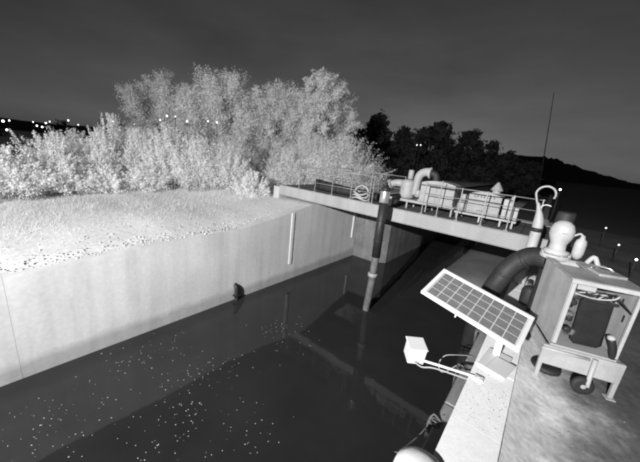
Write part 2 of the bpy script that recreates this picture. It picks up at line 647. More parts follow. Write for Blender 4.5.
# ------------------------------------------------------------------ far dock wall
wall = empty('dock_wall', (WX, 0, 0))
tag(wall, 'long pale concrete dock wall rising from the dark water below the shrubs', 'wall')
cuts = [-22, -16, -10.5, -5.2, .2, 5.6, 10.6, 15.0]
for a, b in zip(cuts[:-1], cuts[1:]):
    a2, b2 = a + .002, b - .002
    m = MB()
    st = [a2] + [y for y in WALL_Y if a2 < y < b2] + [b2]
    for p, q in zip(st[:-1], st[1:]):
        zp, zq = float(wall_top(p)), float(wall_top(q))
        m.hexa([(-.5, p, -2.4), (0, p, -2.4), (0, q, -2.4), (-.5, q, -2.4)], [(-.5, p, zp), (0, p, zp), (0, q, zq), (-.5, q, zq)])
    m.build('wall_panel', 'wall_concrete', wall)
# return wall at the head of the dock and the side of the narrow channel beyond, under the footbridge
m = MB()
m.hexa([(-.5, 15.02, -2.4), (1.5, 15.02, -2.4), (2.1, 15.5, -2.4), (-.5, 15.5, -2.4)], [(-.5, 15.02, 3.45), (1.4, 15.02, 3.4), (2.05, 15.5, 3.4), (-.5, 15.5, 3.45)])
m.build('return_wall', 'mossy_concrete', wall)
for a, b in ((15.504, 21), (21.004, 27), (27.004, 36), (36.004, 60)):
    MB().hexa([(-.5, a, -2.4), (2.1, a, -2.4), (2.1, b, -2.4), (-.5, b, -2.4)], [(-.5, a, 3.4), (2.05, a, 3.38), (2.05, b, 3.38), (-.5, b, 3.4)]).build('channel_wall', 'mossy_concrete', wall)
# the two white gauge stripes
g1 = empty('gauge_board', (WX, 9.28, 0))
tag(g1, 'bright white vertical gauge strip on the dock wall left of the footbridge', 'gauge board')
MB().box((.02, 0, 2.05), (.036, .17, 2.5), None, .004).build('board', 'white_plastic', g1)
for k in range(5):
    MB().box((.044, .05, 1.05 + k * .5), (.012, .06, .03)).build('tick_mark', 'grey_paint', g1)
g2 = empty('gauge_board', (WX, 14.6, 0))
tag(g2, 'narrow pale gauge strip in the wall corner below the footbridge', 'gauge board')
MB().box((.02, 0, 2.3), (.036, .16, 2.1), None, .004).build('board', 'coping_plain', g2)
dp = empty('drain_pipe', (WX, 6.25, 0))
tag(dp, 'short dark drain pipe low on the dock wall at the waterline', 'drain pipe')
MB().tube([(.09, 0, -.3), (.09, 0, .45), (.0, 0, .62), (-.1, 0, .66)], .085, 10, 4).build('pipe', 'dark_steel', dp)
MB().box((.08, 0, .2), (.2, .26, .05), None, .01).build('bracket', 'dark_steel', dp)

# ------------------------------------------------------------------ near quay wall, ledge and coping stones
qw = empty('quay_wall', (0, 0, 0))
tag(qw, 'near quay edge with pale coping stones and a dark timber ledge over the water', 'quay wall')
for a, b in ((-12, -4), (-4, 4), (4, 12), (12, 30), (30, 70)):
    MB().box((-.01, (a + b) / 2, .24), (.5, b - a - .014, 5.3)).build('wall_block', 'concrete_mid', qw)
cy = [-9, -6.6, -4.2, -1.9, .45, 1.9, 3.35, 4.65, 5.95, 7.3, 8.7, 10.1, 11.6, 13.2, 15, 17, 19, 22, 26]
for a, b in zip(cy[:-1], cy[1:]):
    sp = 'speckled_stone' if 3.3 < (a + b) / 2 < 6.5 else 'coping_plain'
    w = .53 + rng.normal(0, .006)
    MB().box((-.04, (a + b) / 2, 2.995 + rng.normal(0, .0015)), (w, b - a - .004, .205), None, .003).build('coping_stone', sp, qw)
for a, b in zip(range(-8, 22, 3), range(-5, 25, 3)):
    MB().box((-.375, (a + b) / 2, 2.58 + rng.normal(0, .01)), (.225, b - a - .02, .2), None, .02).build('ledge_timber', 'ledge_timber', qw)
for y, s in ((3.6, .11), (5.0, .08), (6.6, .1)):
    m = MB()
    for k in range(9):
        q = rng.normal(0, 1, 5)
        m.tube([(-.4, y + .05 * q[0], 2.67), (-.5 - .04 * abs(q[1]), y + .07 * q[0], 2.70 + .03 * q[2]), (-.53 - .03 * abs(q[1]), y + .09 * q[3], 2.6), (-.52 - .03 * abs(q[1]), y + .1 * q[3], 2.42 - .06 * abs(q[4]))], [.012, .011, .008, .003], 5, 3, cap=False)
    m.build('weed_clump', 'muddy_pipe', qw)

# ------------------------------------------------------------------ footbridge
BY0, BY1 = 10.6, 13.7
DZ = 4.24
br = empty('footbridge', (-5.6, BY0, 0))
tag(br, 'pale steel footbridge with railings spanning the dock in front of the dark trees', 'bridge')
BX0, BX1 = -11.3 + 5.6, .35 + 5.6
for y in (0, BY1 - BY0):
    m = MB()
    m.box(((BX0 + BX1) / 2, y, DZ - .26), (BX1 - BX0, .03, .5))
    for z in (DZ - .015, DZ - .515):
        m.box(((BX0 + BX1) / 2, y - .012, z), (BX1 - BX0, .13, .024), None, .004)
    m.build('girder', 'bridge_paint', br)
for k in range(7):
    x = BX0 + .4 + k * (BX1 - BX0 - .8) / 6
    MB().box((x, (BY1 - BY0) / 2, DZ - .3), (.1, BY1 - BY0 - .06, .3)).build('cross_beam', 'dark_steel', br)
nd = 14
for k in range(nd):
    w = (BX1 - BX0) / nd
    MB().box((BX0 + w * (k + .5), (BY1 - BY0) / 2, DZ - .06), (w - .012, BY1 - BY0 - .05, .05), None, .004).build('deck_plate', 'deck_grating', br)
MB().box((BX0 - .22, 1.5, DZ - .66), (.42, 3.1, 1.1), None, .02).build('abutment', 'concrete_mid', br)
MB().box((BX1 + .25, 1.5, DZ - .75), (.48, 3.3, 1.15), None, .02).build('abutment', 'concrete_mid', br)


def railing(y, xs_list, doubled, rails, ext):
    for x in xs_list:
        h = 1.28 if x in doubled else 1.13
        MB().box((x + 5.6, y, DZ + h / 2), (.032, .034, h), None, .006).build('railing_post', 'rail_galvanised', br)
        MB().box((x + 5.6, y, DZ + .012), (.12, .12, .024), None, .004).build('post_foot', 'rail_galvanised', br)
    for a, b in ext:
        for z in rails:
            MB().tube([(a + 5.6, y, DZ + z), (b + 5.6, y, DZ + z)], .013 if z < 1 else .016, 8).build('rail', 'rail_galvanised', br)


railing(.02, [-9.92, -8.88, -7.84, -6.8, -5.86, -5.72, -3.6, -3.05, -2.36, -1.6, -.86, -.14], [-5.86, -3.05], [.42, .76, 1.1], [(-9.92, -5.72), (-3.6, -.1)])
railing(BY1 - BY0 - .02, [-9.9, -8.5, -7.1, -5.7], [], [.5, 1.1], [(-9.9, -5.7)])

# dark pipe and coiled hoses lying on the deck
tag(MB().tube([(-9.35, 11.35, DZ + .28), (-8.2, 11.3, DZ + .24), (-7.0, 11.4, DZ + .2), (-5.9, 11.5, DZ + .18)], [.27, .22, .2, .18], 14, 5).build('discharge_hose', 'black_rubber'),
    'thick black hose lying along the footbridge deck behind the left railing', 'hose')
coil = MB()
for k in range(3):
    pts = [(-6.55 + .42 * math.cos(a) * (1 - .08 * k), 11.05 + .3 * math.sin(a), DZ + .05 + .11 * k + .05 * math.sin(3 * a + k)) for a in np.linspace(0, 2 * math.pi, 22)[:-1]]
    coil.tube(pts, .035, 8, closed=True)
coil.tube([(-6.2, 11.1, DZ + .15), (-6.2, 10.98, DZ + .5), (-6.5, 10.95, DZ + .62), (-6.8, 10.98, DZ + .4), (-6.75, 11.0, DZ + .1)], .035, 8, 5)
tag(coil.build('coiled_hose', 'grey_paint'), 'pale hose coiled against the footbridge railing', 'hose')

# ------------------------------------------------------------------ suction pipe standing in the dock
sp_ = empty('suction_pipe', (-4.74, 9.74, -1.2))
tag(sp_, 'dark vertical suction pipe with bright metal cap standing in the water before the footbridge', 'pipe')
MB().tube([(0.02, 0, 3.55), (0, 0, 4.6), (0, 0, 5.72)], .165, 18).build('upper_pipe', 'dark_steel', sp_)
MB().tube([(-.05, -.03, 0), (-.045, -.02, 1.2), (-.02, 0, 1.9), (.01, 0, 2.6), (.02, 0, 3.6)], [.125, .13, .14, .145, .14], 16, 6).build('lower_pipe', 'muddy_pipe', sp_)
MB().lathe([(.13, 0), (.19, .01), (.19, .14), (.13, .15)], (.005, 0, 2.72), 18).build('coupling', 'bridge_paint', sp_)
MB().lathe([(.172, 0), (.178, .02), (.178, .40), (.165, .44)], (0, 0, 5.7), 20).build('metal_cap', 'bright_steel', sp_)
MB().lathe([(.17, 0), (.17, .05), (.13, .14), (.05, .18)], (0, 0, 6.141), 18).build('cap_top', 'dark_steel', sp_)
for z in (4.2, 5.0):
    MB().lathe([(.16, 0), (.182, .005), (.182, .035), (.16, .04)], (0, 0, z), 18).build('clamp_ring', 'dark_steel', sp_)

# ------------------------------------------------------------------ the two pump sets on the bridge deck


def deck_pump():
    o = empty('pump_set', (-4.7, 11.75, DZ - .035))
    tag(o, 'white pump with bent elbow pipe and arched white cabinet on the footbridge deck', 'pump', 'mobile pump sets')
    # frame with legs
    MB().box((.72, 0, .32), (2.6, .9, .1), None, .01).build('skid', 'deck_white', o)
    for x in (-.42, .2, 1.0, 1.95):
        for y in (-.4, .4):
            MB().box((x, y, .136), (.06, .06, .27), None, .006).build('leg', 'deck_white', o)
    t = MB().lathe([(.2, 0), (.3, .02), (.31, .1), (.29, .12), (.29, .5), (.31, .62), (.24, .74), (.1, .78)], (-.05, 0, .37), 24).build('pump_body', 'deck_white', o)
    MB().lathe([(.33, 0), (.33, .05)], (-.05, 0, .44), 24).build('flange', 'deck_white', t)
    p = MB().tube([(-.05, -.02, .93), (-.5, -.1, .95), (-.72, -.2, .86)], [.17, .15, .14], 16, 5).build('suction_port', 'deck_white', o)
    MB().lathe([(.17, 0), (.2, .01), (.2, .05), (.17, .06)], (-.76, -.2, .86), 16, Matrix.Rotation(R(70), 3, 'Y')).build('flange', 'deck_white', p)
    e = MB().tube([(.28, .05, .55), (.3, .05, 1.15), (.4, .05, 1.42), (.62, .05, 1.52), (.76, .05, 1.5)], [.16, .16, .17, .17, .16], 16, 5).build('discharge_elbow', 'deck_white', o)
    MB().lathe([(.16, 0), (.22, .01), (.22, .07), (.16, .08)], (.72, .05, 1.5), 18, Matrix.Rotation(R(92), 3, 'Y')).build('flange', 'grey_paint', e)
    MB().tube([(.8, .05, 1.49), (.98, .08, 1.42), (1.04, .12, 1.1), (1.04, .3, .7), (1.05, .5, .1)], .14, 14, 5).build('discharge_hose', 'hose_rubber', o)
    MB().lathe([(.1, 0), (.115, .02), (.115, .34), (.09, .38)], (-.04, .12, 1.16), 14).build('air_vessel', 'deck_white', o)
    MB().lathe([(.06, 0), (.11, .02), (.11, .22), (.07, .3)], (.52, -.25, .5), 12).build('filter_can', 'deck_white', o)
    return o


def arched_cabinet(root, x0, x1, z0, z1, arch, y0, y1, rows, printed=False):
    body = MB()
    n = 9
    top = [(x0 + (x1 - x0) * i / n, z1 + arch * math.sin(math.pi * (i / n)) ** .8) for i in range(n + 1)]
    f = [(x0, z0), (x1, z0)] + top[::-1]
    k = len(f)
    vs = [(x, y0, z) for x, z in f] + [(x, y1, z) for x, z in f]
    fs = [tuple(range(k)), tuple(reversed(range(k, 2 * k)))] + [(i, i + k, (i + 1) % k + k, (i + 1) % k) for i in range(k)]
    body.add(vs, fs)
    b = body.build('cabinet', 'deck_white', root)
    w, h = x1 - x0, z1 - z0
    # doors stand proud of the body with open joints between them
    zs = [z0 + h * r for r in rows]
    for i in range(2):
        for a, c in zip(zs[:-1], zs[1:]):
            MB().box((x0 + w * (.25 + .5 * i), y0 - .012, (a + c) / 2), (w * .5 - .03, .022, c - a - .035), None, .006).build('cabinet_door', 'deck_white', b)
    MB().box(((x0 + x1) / 2, y0 - .02, zs[-1] + .005), (w + .02, .05, .03), None, .006).build('rain_gutter', 'dark_steel', b)
    return b


p1 = deck_pump()
arched_cabinet(p1, .66, 1.93, .38, 1.14, .1, -.42, .42, [0, .42, .86])
MB().box((1.3, -.47, .42), (1.34, .05, .07), None, .008).build('step_rail', 'deck_white', p1)

p2 = empty('pump_set', (-2.4, 11.8, DZ - .035))
tag(p2, 'lettered white pump cabinet on the right half of the footbridge deck', 'pump', 'mobile pump sets')
MB().box((.72, 0, .24), (1.96, .86, .08), None, .01).build('skid', 'grey_paint', p2)
for x in (-.15, .6, 1.25, 1.6):
    for y in (-.38, .38):
        MB().box((x, y, .1), (.06, .06, .2), None, .006).build('leg', 'grey_paint', p2)
cab2 = arched_cabinet(p2, .12, 1.14, .3, .98, .1, -.4, .4, [0, .34, .68])
# row of small dark letters along the top board, too blurred to read
strokes = {0: [(0, 0, .014, .07), (.022, .028, .03, .014), (.022, -.028, .03, .014)], 1: [(-.012, 0, .014, .07), (.018, 0, .014, .07), (.003, .02, .03, .014)],
           2: [(0, 0, .014, .07), (.02, .015, .03, .012), (.03, -.015, .014, .03)], 3: [(0, 0, .014, .07), (.02, .028, .03, .014), (.02, 0, .025, .012), (.02, -.028, .03, .014)]}
for k in range(7):
    m = MB()
    for dx, dz, w, h in strokes[k % 4]:
        m.box((.3 + .1 * k + dx, -.4035, .92 + dz * 1.25), (w * 1.3, .005, h * 1.25))
    m.build('printed_letter', 'print_dark', cab2)
for k in range(4):
    MB().box((.48 + .07 * k, -.4255, .42), (.045, .004, .035)).build('printed_letter', 'print_dark', cab2)
MB().lathe([(.16, 0), (.18, .02), (.18, .3), (.14, .36)], (-.12, -.05, .28), 16).build('pump_body', 'deck_white', p2)
MB().lathe([(.12, 0), (.13, .02), (.13, .2), (.1, .24)], (-.1, -.05, .66), 16).build('pump_head', 'deck_white', p2)
for x, z, w, h in ((1.28, .62, .14, .66), (1.44, .58, .12, .56), (1.6, .5, .16, .42)):
    MB().box((x, -.1, z), (w, .5, h), None, .015).build('control_box', 'grey_paint', p2)
MB().tube([(1.4, 0, .8), (1.41, 0, 1.0), (1.46, 0, 1.06)], .05, 10, 4).build('exhaust', 'deck_white', p2)
MB().lathe([(.2, 0), (.2, .03), (.04, .28), (.01, .3)], (.86, .1, 1.16), 12).build('hood', 'deck_white', p2)
MB().lathe([(.13, 0), (.13, .26)], (.86, .1, 1.0), 12).build('hood_stem', 'grey_paint', p2)

# ------------------------------------------------------------------ white hooked post by the bridge end
hk = empty('hooked_post', (-.1, 9.3, 3.1))
tag(hk, 'white tapered post with curved hook top beside the right bridge end', 'post')
MB().tube([(0, 0, 0), (.0, 0, .5), (.01, 0, 1.3), (.0, 0, 1.75), (-.06, 0, 2.05), (-.13, 0, 2.25)], [.125, .125, .125, .12, .06, .03], 14, 4).build('sleeve', 'white_paint', hk)
MB().lathe([(.12, 0), (.14, .01), (.14, .1), (.12, .11)], (.008, 0, 1.5), 16).build('strap', 'black_rubber', hk)
hp = [(-.13, 0, 2.2), (-.2, 0, 2.4)]
for a in np.linspace(180, -25, 12):
    hp.append((-.0 + .2 * math.cos(R(a)) - .02, 0, 2.48 + .2 * math.sin(R(a))))
MB().tube(hp, .024, 10, 3).build('hook', 'white_paint', hk)
MB().tube([(-.08, 0, 2.05), (-.03, 0, 2.17), (.06, 0, 2.22), (.16, 0, 2.2)], .014, 8, 4).build('small_hook', 'white_plastic', hk)

# ------------------------------------------------------------------ near pump set with open cabinet
ps = empty('pump_set', (.53, 5.36, QZ), R(17))
tag(ps, 'large white pump set with open cabinet and black radiator standing on the quay', 'pump', 'mobile pump sets')
W, D, Z0, Z1 = .80, 1.12, .62, 1.72
sk = MB().box((W / 2 + .03, .03, .44), (W + .20, .07, .33), None, .012).build('skid', 'white_paint', ps)
MB().box((W / 2 + .03, D - .03, .50), (W + .20, .07, .2), None, .012).build('skid_beam', 'white_paint', ps)
for x in (-.03, W + .09):
    MB().box((x, D / 2, .50), (.06, D - .14, .18), None, .01).build('skid_beam', 'white_paint', ps)
MB().tube([(-.1, -.03, .56), (W * .62, -.03, .565)], .022, 10).build('grab_rail', 'white_paint', sk)
for x in (-.04, W + .10):
    for y in (.03, D - .03):
        l_ = MB().box((x, y, .215), (.055, .055, .40), None, .006).build('leg', 'white_paint', ps)
        MB().box((x, y, .009), (.12, .12, .018), None, .004).build('foot_plate', 'grey_paint', l_)
MB().box((W / 2, D / 2, Z0 + .012), (W, D, .03), None, .004).build('floor_plate', 'grey_paint', ps)
MB().box((.014, D / 2, (Z0 + Z1) / 2 + .03), (.028, D, Z1 - Z0 - .04), None, .005).build('side_panel', 'white_paint', ps)
MB().box((W - .014, D / 2, (Z0 + Z1) / 2 + .03), (.028, D, Z1 - Z0 - .04), None, .005).build('side_panel', 'white_paint', ps)
MB().box((W / 2, D - .03, (Z0 + Z1) / 2 + .03), (W - .07, .028, Z1 - Z0 - .05), None, .005).build('rear_panel', 'white_paint', ps)
MB().box((.03, .0, (Z0 + Z1) / 2 + .03), (.05, .05, Z1 - Z0 - .05), None, .006).build('corner_post', 'white_paint', ps)
MB().box((W - .03, .0, (Z0 + Z1) / 2 + .03), (.04, .05, Z1 - Z0 - .05), None, .006).build('corner_post', 'white_paint', ps)
# roof in folded sheets around an opening beside the pump
rf = MB()
rf.box((W / 2, .33, Z1 + .012), (W + .05, .72, .028), None, .006)
rf.box((W * .5 + .205, .87, Z1 + .013), (W + .05 - .41, .355, .026), None, .006)
rf.box((.03, .87, Z1 + .013), (.11, .355, .026), None, .006)
rf.box((W / 2, 1.10, Z1 + .012), (W + .05, .1, .028), None, .006)
rf = rf.build('roof', 'roof_sheet', ps)
MB().box((W / 2, -.045, Z1 - .01), (W + .05, .03, .06), None, .006).build('roof_lip', 'white_paint', rf)
MB().box((W * .72, .5, Z1 + .05), (.36, .3, .045), Matrix.Rotation(R(8), 3, 'Z'), .012).build('roof_hatch', 'roof_sheet', rf)
MB().tube([(W * .55, .66, Z1 + .06), (W * .62, .68, Z1 + .1), (W * .82, .64, Z1 + .1), (W * .88, .6, Z1 + .06)], .012, 8, 4).build('hatch_handle', 'bright_steel', rf)
# inside
rad = MB().box((.42, .12, Z0 + .46), (.38, .14, .76), Matrix.Rotation(R(-3), 3, 'Y'), .05).build('radiator', 'radiator_black', ps)
MB().box((.42, .05, Z0 + .83), (.4, .03, .05), None, .015).build('radiator_tank', 'dark_steel', rad)
eng = MB().box((.4, .55, Z0 + .4), (.42, .6, .62), None, .05).build('engine_block', 'engine_grey', ps)
for k in range(7):
    MB().lathe([(.02, 0), (.05, .01), (.05, .09), (.03, .1)], (.14 + rng.random() * .1, .1 + rng.random() * .2, Z0 + .2 + k * .1), 8, Matrix.Rotation(R(90 * (k % 2)), 3, 'X')).build('engine_fitting', ('engine_grey', 'dark_steel', 'black_rubber')[k % 3], eng)
for k in range(8):
    a = rng.random(6)
    MB().tube([(.1 + .5 * a[0], .08, Z0 + .86 + .1 * a[1]), (.2 + .4 * a[2], .05 + .1 * a[3], Z0 + .94), (.1 + .6 * a[4], .12, Z0 + .84 + .12 * a[5])], .012, 6, 4).build('wiring', ('dark_steel', 'cable_pale', 'black_rubber')[k % 3], eng)
MB().tube([(.07, .0, Z0 + .9), (.3, -.01, Z0 + .88), (.5, -.005, Z0 + .92), (.56, .0, Z0 + .985)], .011, 8, 5).build('stay_bar', 'white_paint', ps)
MB().tube([(.52, .02, Z0 + .99), (.75, .01, Z0 + .76)], .012, 8).build('door_strut', 'dark_steel', ps)
for y, z in ((.3, .82), (.16, .62)):
    MB().box((W - .031, y, Z0 + z), (.008, .035, .11), None, .002).build('vent_slot', 'black_rubber', ps)
MB().box((.2, .04, Z0 + 1.0), (.22, .03, .09), None, .01).build('control_panel', 'grey_paint', ps)
MB().tube([(.66, .02, Z0 + .32), (.71, .0, Z0 + .18), (.75, .02, Z0 + .04)], [.05, .045, .04], 12, 4).build('drain_hose', 'dark_steel', ps)
MB().lathe([(.03, 0), (.045, .01), (.048, .05), (.02, .07)], (.655, .02, Z0 + .31), 12).build('hose_fitting', 'white_paint', ps)
# jockey wheel at the front
jw = MB().tube([(.55, -.05, .60), (.54, -.09, .3), (.535, -.13, .17)], [.032, .03, .024], 12).build('jockey_stem', 'white_paint', ps)
wh = Matrix.Rotation(R(90), 3, 'X') @ Matrix.Rotation(R(0), 3, 'Y')
MB().lathe([(.07, -.035), (.125, -.035), (.142, -.018), (.142, .018), (.125, .035), (.07, .035)], (.50, -.08, .145), 22, wh).build('tyre', 'black_rubber', jw)
MB().lathe([(.02, -.037), (.068, -.03), (.068, .03), (.02, .037)], (.50, -.08, .145), 16, wh).build('rim', 'grey_paint', jw)
# pump dome and vessel behind the roof opening
dm = MB().lathe([(.16, 0), (.19, .01), (.19, .07), (.125, .09), (.12, .2), (.15, .27), (.178, .36), (.175, .46), (.14, .55), (.08, .6), (.03, .615)], (.14, 1.25, Z1 + .06), 28).build('pump_dome', 'white_cast', ps)
MB().lathe([(.21, 0), (.22, .01), (.22, .07), (.21, .08)], (.14, 1.25, Z1 - .02), 28).build('flange', 'white_cast', dm)
MB().lathe([(.14, 0), (.15, .05), (.15, .7), (.13, .9), (.13, 1.27)], (.2, 1.27, .42), 24).build('pump_casing', 'dark_steel', ps)
for k in range(8):
    a = k * math.pi / 4 + .2
    MB().lathe([(.016, 0), (.016, .03)], (.14 + .203 * math.cos(a), 1.25 + .203 * math.sin(a), Z1 + .058), 6).build('bolt', 'grey_paint', dm)
MB().box((.13, 1.072, Z1 + .47), (.08, .012, .02), Matrix.Rotation(R(12), 3, 'X')).build('maker_plate', 'grey_paint', dm)
vs_ = MB().lathe([(.04, 0), (.07, .05), (.085, .12), (.085, .28), (.07, .34), (.04, .37), (.025, .43)], (.43, 1.2, Z1 + .04), 18).build('air_vessel', 'white_cast', ps)
MB().tube([(.43, 1.2, Z1 + .45), (.38, 1.2, Z1 + .49), (.3, 1.22, Z1 + .43)], .018, 8, 4).build('vessel_pipe', 'grey_paint', vs_)
MB().tube([(.5, .98, Z1 + .05), (.56, .95, Z1 + .18), (.6, .9, Z1 + .1), (.62, .86, Z1 + .03)], .035, 10, 4).build('discharge_bend', 'white_cast', ps)
MB().tube([(.3, 1.75, 0), (.3, 1.75, 1.6), (.3, 1.75, 2.2), (.3, 1.75, 2.5)], [.15, .15, .15, .14], 16, 4).build('riser_pipe', 'black_rubber', ps)

# suction hose from the pump down into the dock
sh = MB().tube([(.25, 6.75, 4.50), (-.02, 6.85, 4.47), (-.28, 6.85, 4.2), (-.46, 6.75, 3.75), (-.58, 6.85, 3.2), (-.68, 7.2, 2.4), (-.74, 7.8, .8), (-.74, 8.2, -.8)], .185, 20, 8)
sho = sh.build('suction_hose', 'hose_rubber')
tag(sho, 'thick dark suction hose bending from the quay pump over the edge into the water', 'hose')
for p, d in (((-.37, 6.80, 3.98), (-.35, -.1, -.9)), ((-.12, 6.86, 4.36), (-.75, .0, -.65))):
    MB().lathe([(.18, -.03), (.203, -.025), (.203, .025), (.18, .03)], p, 20, Vector(d).to_track_quat('Z', 'Y').to_matrix()).build('hose_clamp', 'dark_steel', sho)

# wheel lying on the ground by the pump's left leg
sw = empty('spare_wheel', (.60, 5.72, QZ))
tag(sw, 'small dark wheel lying flat on the quay behind the left leg of the pump', 'wheel')
MB().lathe([(.10, .008), (.18, .008), (.21, .03), (.21, .08), (.18, .105), (.10, .10)], (0, 0, 0), 24).build('tyre', 'black_rubber', sw)
MB().lathe([(.03, .015), (.098, .02), (.098, .075), (.03, .085)], (0, 0, 0), 18).build('rim', 'dark_steel', sw)

# ------------------------------------------------------------------ solar panel on its post
sl = empty('solar_panel', (-.06, 4.9, 3.1))
tag(sl, 'white framed solar panel of dark cells on a post at the quay edge', 'solar panel')
PC = Vector((-.4925 + .06, 4.62 - 4.9, 4.038 - 3.1))
ax = Vector((.9777, -.0500, -.2035)).normalized()
nn = Vector((.182, -.265, .945))
nn = (nn - ax * nn.dot(ax)).normalized()
bx_ = nn.cross(ax)
RM = Matrix((ax, bx_, nn)).transposed()
PL, PW = 1.40, .80


def pbox(name, material, par, c, s, bev=.003):
    return MB().box(tuple(PC + RM @ Vector(c)), s, RM, bev).build(name, material, par)


pbox('back_sheet', 'solar_back', sl, (0, 0, 0), (PL - .03, PW - .03, .012))
for s_ in (-1, 1):
    pbox('frame_bar', 'solar_frame', sl, (0, s_ * (PW / 2 - .0275), .003), (PL, .055, .05))
    pbox('frame_bar', 'solar_frame', sl, (s_ * (PL / 2 - .0275), 0, .003), (.055, PW - .112, .05))
cw, ch = (PL - .13) / 8, (PW - .125) / 4
for i in range(8):
    for j in range(4):
        pbox('solar_cell', 'solar_cell', sl, (-PL / 2 + .065 + cw * (i + .5), -PW / 2 + .0625 + ch * (j + .5), .009), (cw - .012, ch - .017, .006), 0)
PB = PC + RM @ Vector((.25, .1, -.02))
MB().box((-.0, .0, .02), (.34, .62, .04), Matrix.Rotation(R(-6), 3, 'Z'), .008).build('base_plate', 'white_plastic', sl)
MB().box((.08, -.16, .055), (.28, .46, .03), Matrix.Rotation(R(-12), 3, 'Z'), .008).build('ballast_plate', 'white_plastic', sl)
MB().box((-.02, .2, .32), (.1, .1, .62), None, .008).build('post', 'white_plastic', sl)
MB().tube([(-.02, .2, .58), tuple(PB)], .035, 10).build('support_arm', 'white_plastic', sl)
MB().tube([tuple(PC + RM @ Vector((.25, -.3, -.035))), tuple(PC + RM @ Vector((.25, .35, -.035)))], .025, 8).build('cross_rail', 'white_plastic', sl)
pbox('clip', 'solar_frame', sl, (-.12, -PW / 2 - .015, -.015), (.02, .04, .06))

# ------------------------------------------------------------------ white sensor box on its arm
sb = empty('sensor_box', (-.2, 4.3, 3.1))
tag(sb, 'white box sensor on a thin arm reaching out over the water from the quay edge', 'sensor')
MB().box((-.92, .0, -.08), (.27, .27, .28), Matrix.Rotation(R(38), 3, 'Z') @ Matrix.Rotation(R(8), 3, 'X'), .016).build('housing', 'white_plastic', sb)
MB().box((-.92, .0, .07), (.30, .30, .02), Matrix.Rotation(R(38), 3, 'Z') @ Matrix.Rotation(R(8), 3, 'X'), .008).build('lid', 'white_plastic', sb)
MB().tube([(.04, -.02, .03), (-.74, -.06, -.12), (-.86, -.08, -.17)], .02, 10, 3).build('arm', 'white_plastic', sb)
MB().tube([(-.1, -.01, -.09), (-.56, -.06, -.15), (-.74, -.12, -.2), (-.86, -.14, -.16)], .012, 8, 4).build('cable', 'cable_pale', sb)
MB().box((.02, -.02, .02), (.12, .1, .03), None, .006).build('arm_bracket', 'white_plastic', sb)

tag(MB().tube([(-.4, 5.45, 2.7), (-.52, 5.3, 2.74), (-.66, 5.1, 2.78), (-.78, 4.98, 2.76), (-.83, 4.88, 2.66), (-.78, 4.8, 2.56), (-.7, 4.86, 2.54), (-.6, 5.05, 2.6), (-.45, 5.3, 2.69)], .0085, 6, 6).build('cable_loop', 'cable_pale'),
    'thin pale cable hanging in a loop over the water below the solar panel', 'cable')
tag(MB().tube([(-.42, 3.75, 2.69), (-.52, 3.6, 2.62), (-.6, 3.3, 2.55), (-.66, 3.0, 2.6), (-.70, 2.76, 2.72), (-.62, 2.66, 2.86), (-.3, 2.62, 3.11)], .008, 6, 6).build('mooring_line', 'cable_dark'),
    'thin dark line drooping along the quay edge beside the white bollard', 'line')

bo = empty('bollard', (-.34, 2.42, 2.62))
tag(bo, 'rounded white bollard head at the bottom edge of the quay', 'bollard')
MB().lathe([(.16, 0), (.17, .02), (.14, .16), (.14, .3), (.17, .34)], (0, 0, 0), 28).build('stem', 'coping_plain', bo)
MB().lathe([(.17, .33), (.24, .36), (.265, .42), (.25, .49), (.19, .545), (.1, .575), (.02, .582)], (0, 0, 0), 32).build('head', 'coping_plain', bo)

# dark fender and short white pipe lying by the coping behind the panel
tag(MB().lathe([(.06, 0), (.14, .02), (.15, .1), (.15, .34), (.12, .42), (.05, .46)], (.13, 7.9, 3.1), 16).build('rubber_fender', 'hose_rubber'),
    'dark rubber fender standing on the coping behind the solar panel', 'fender')
pw = MB().tube([(.14, 8.35, 3.17), (.12, 9.6, 3.17)], .065, 12).build('plastic_pipe', 'white_plastic')
tag(pw, 'short white plastic pipe lying on the coping beyond the dark fender', 'pipe')

# ------------------------------------------------------------------ added mast for the set-back floodlight (unseen, behind the viewer)
fl = empty('added_lamp_mast', (.75, LAMP.y - .3, QZ))
tag(fl, 'added floodlight mast on the quay, unseen behind the viewpoint', 'mast')
MB().tube([(0, 0, 0), (0, 0, 7.4)], [.09, .06], 14).build('pole', 'grey_paint', fl)
MB().tube([(0, 0, 7.0), (-1.7, .05, 7.02)], .035, 10).build('arm', 'grey_paint', fl)
q = (AIM - LAMP).normalized()
MB().box(tuple(Vector((-1.95, .3, LAMP.z - QZ)) - q * .32), (.4, .3, .2), q.to_track_quat('Z', 'Y').to_matrix(), .02).build('lamp_head', 'grey_paint', fl)  # head of the added mast, unseen

# ------------------------------------------------------------------ mast, small lamps
ms = empty('radio_mast', (-1.75, 60, 2.8))
tag(ms, 'tall thin mast against the sky beyond the right end of the footbridge', 'mast')
MB().tube([(0, 0, 0), (-.9, 0, 8), (-1.8, 0, 16)], [.09, .07, .04], 10).build('pole', 'mast_grey', ms)
MB().box((0, 0, .15), (.7, .7, .3), None, .03).build('base', 'mast_grey', ms)


def lamp(name, x, y, ztop, zbase, label, r, cat='street lamp', group=None, em='lamp_far', pole=.06):
    o = empty(name, (x, y, zbase))
    tag(o, label, cat, group)
    h = ztop - zbase
    MB().tube([(0, 0, 0), (0, 0, h - r)], [pole * 1.3, pole], 8).build('pole', 'mast_grey', o)
    MB().lathe([(r * .4, -r), (r * .85, -r * .5), (r, 0), (r * .8, r * .6), (r * .3, r)], (0, 0, h), 10).build('lamp_head', em, o)
    return o


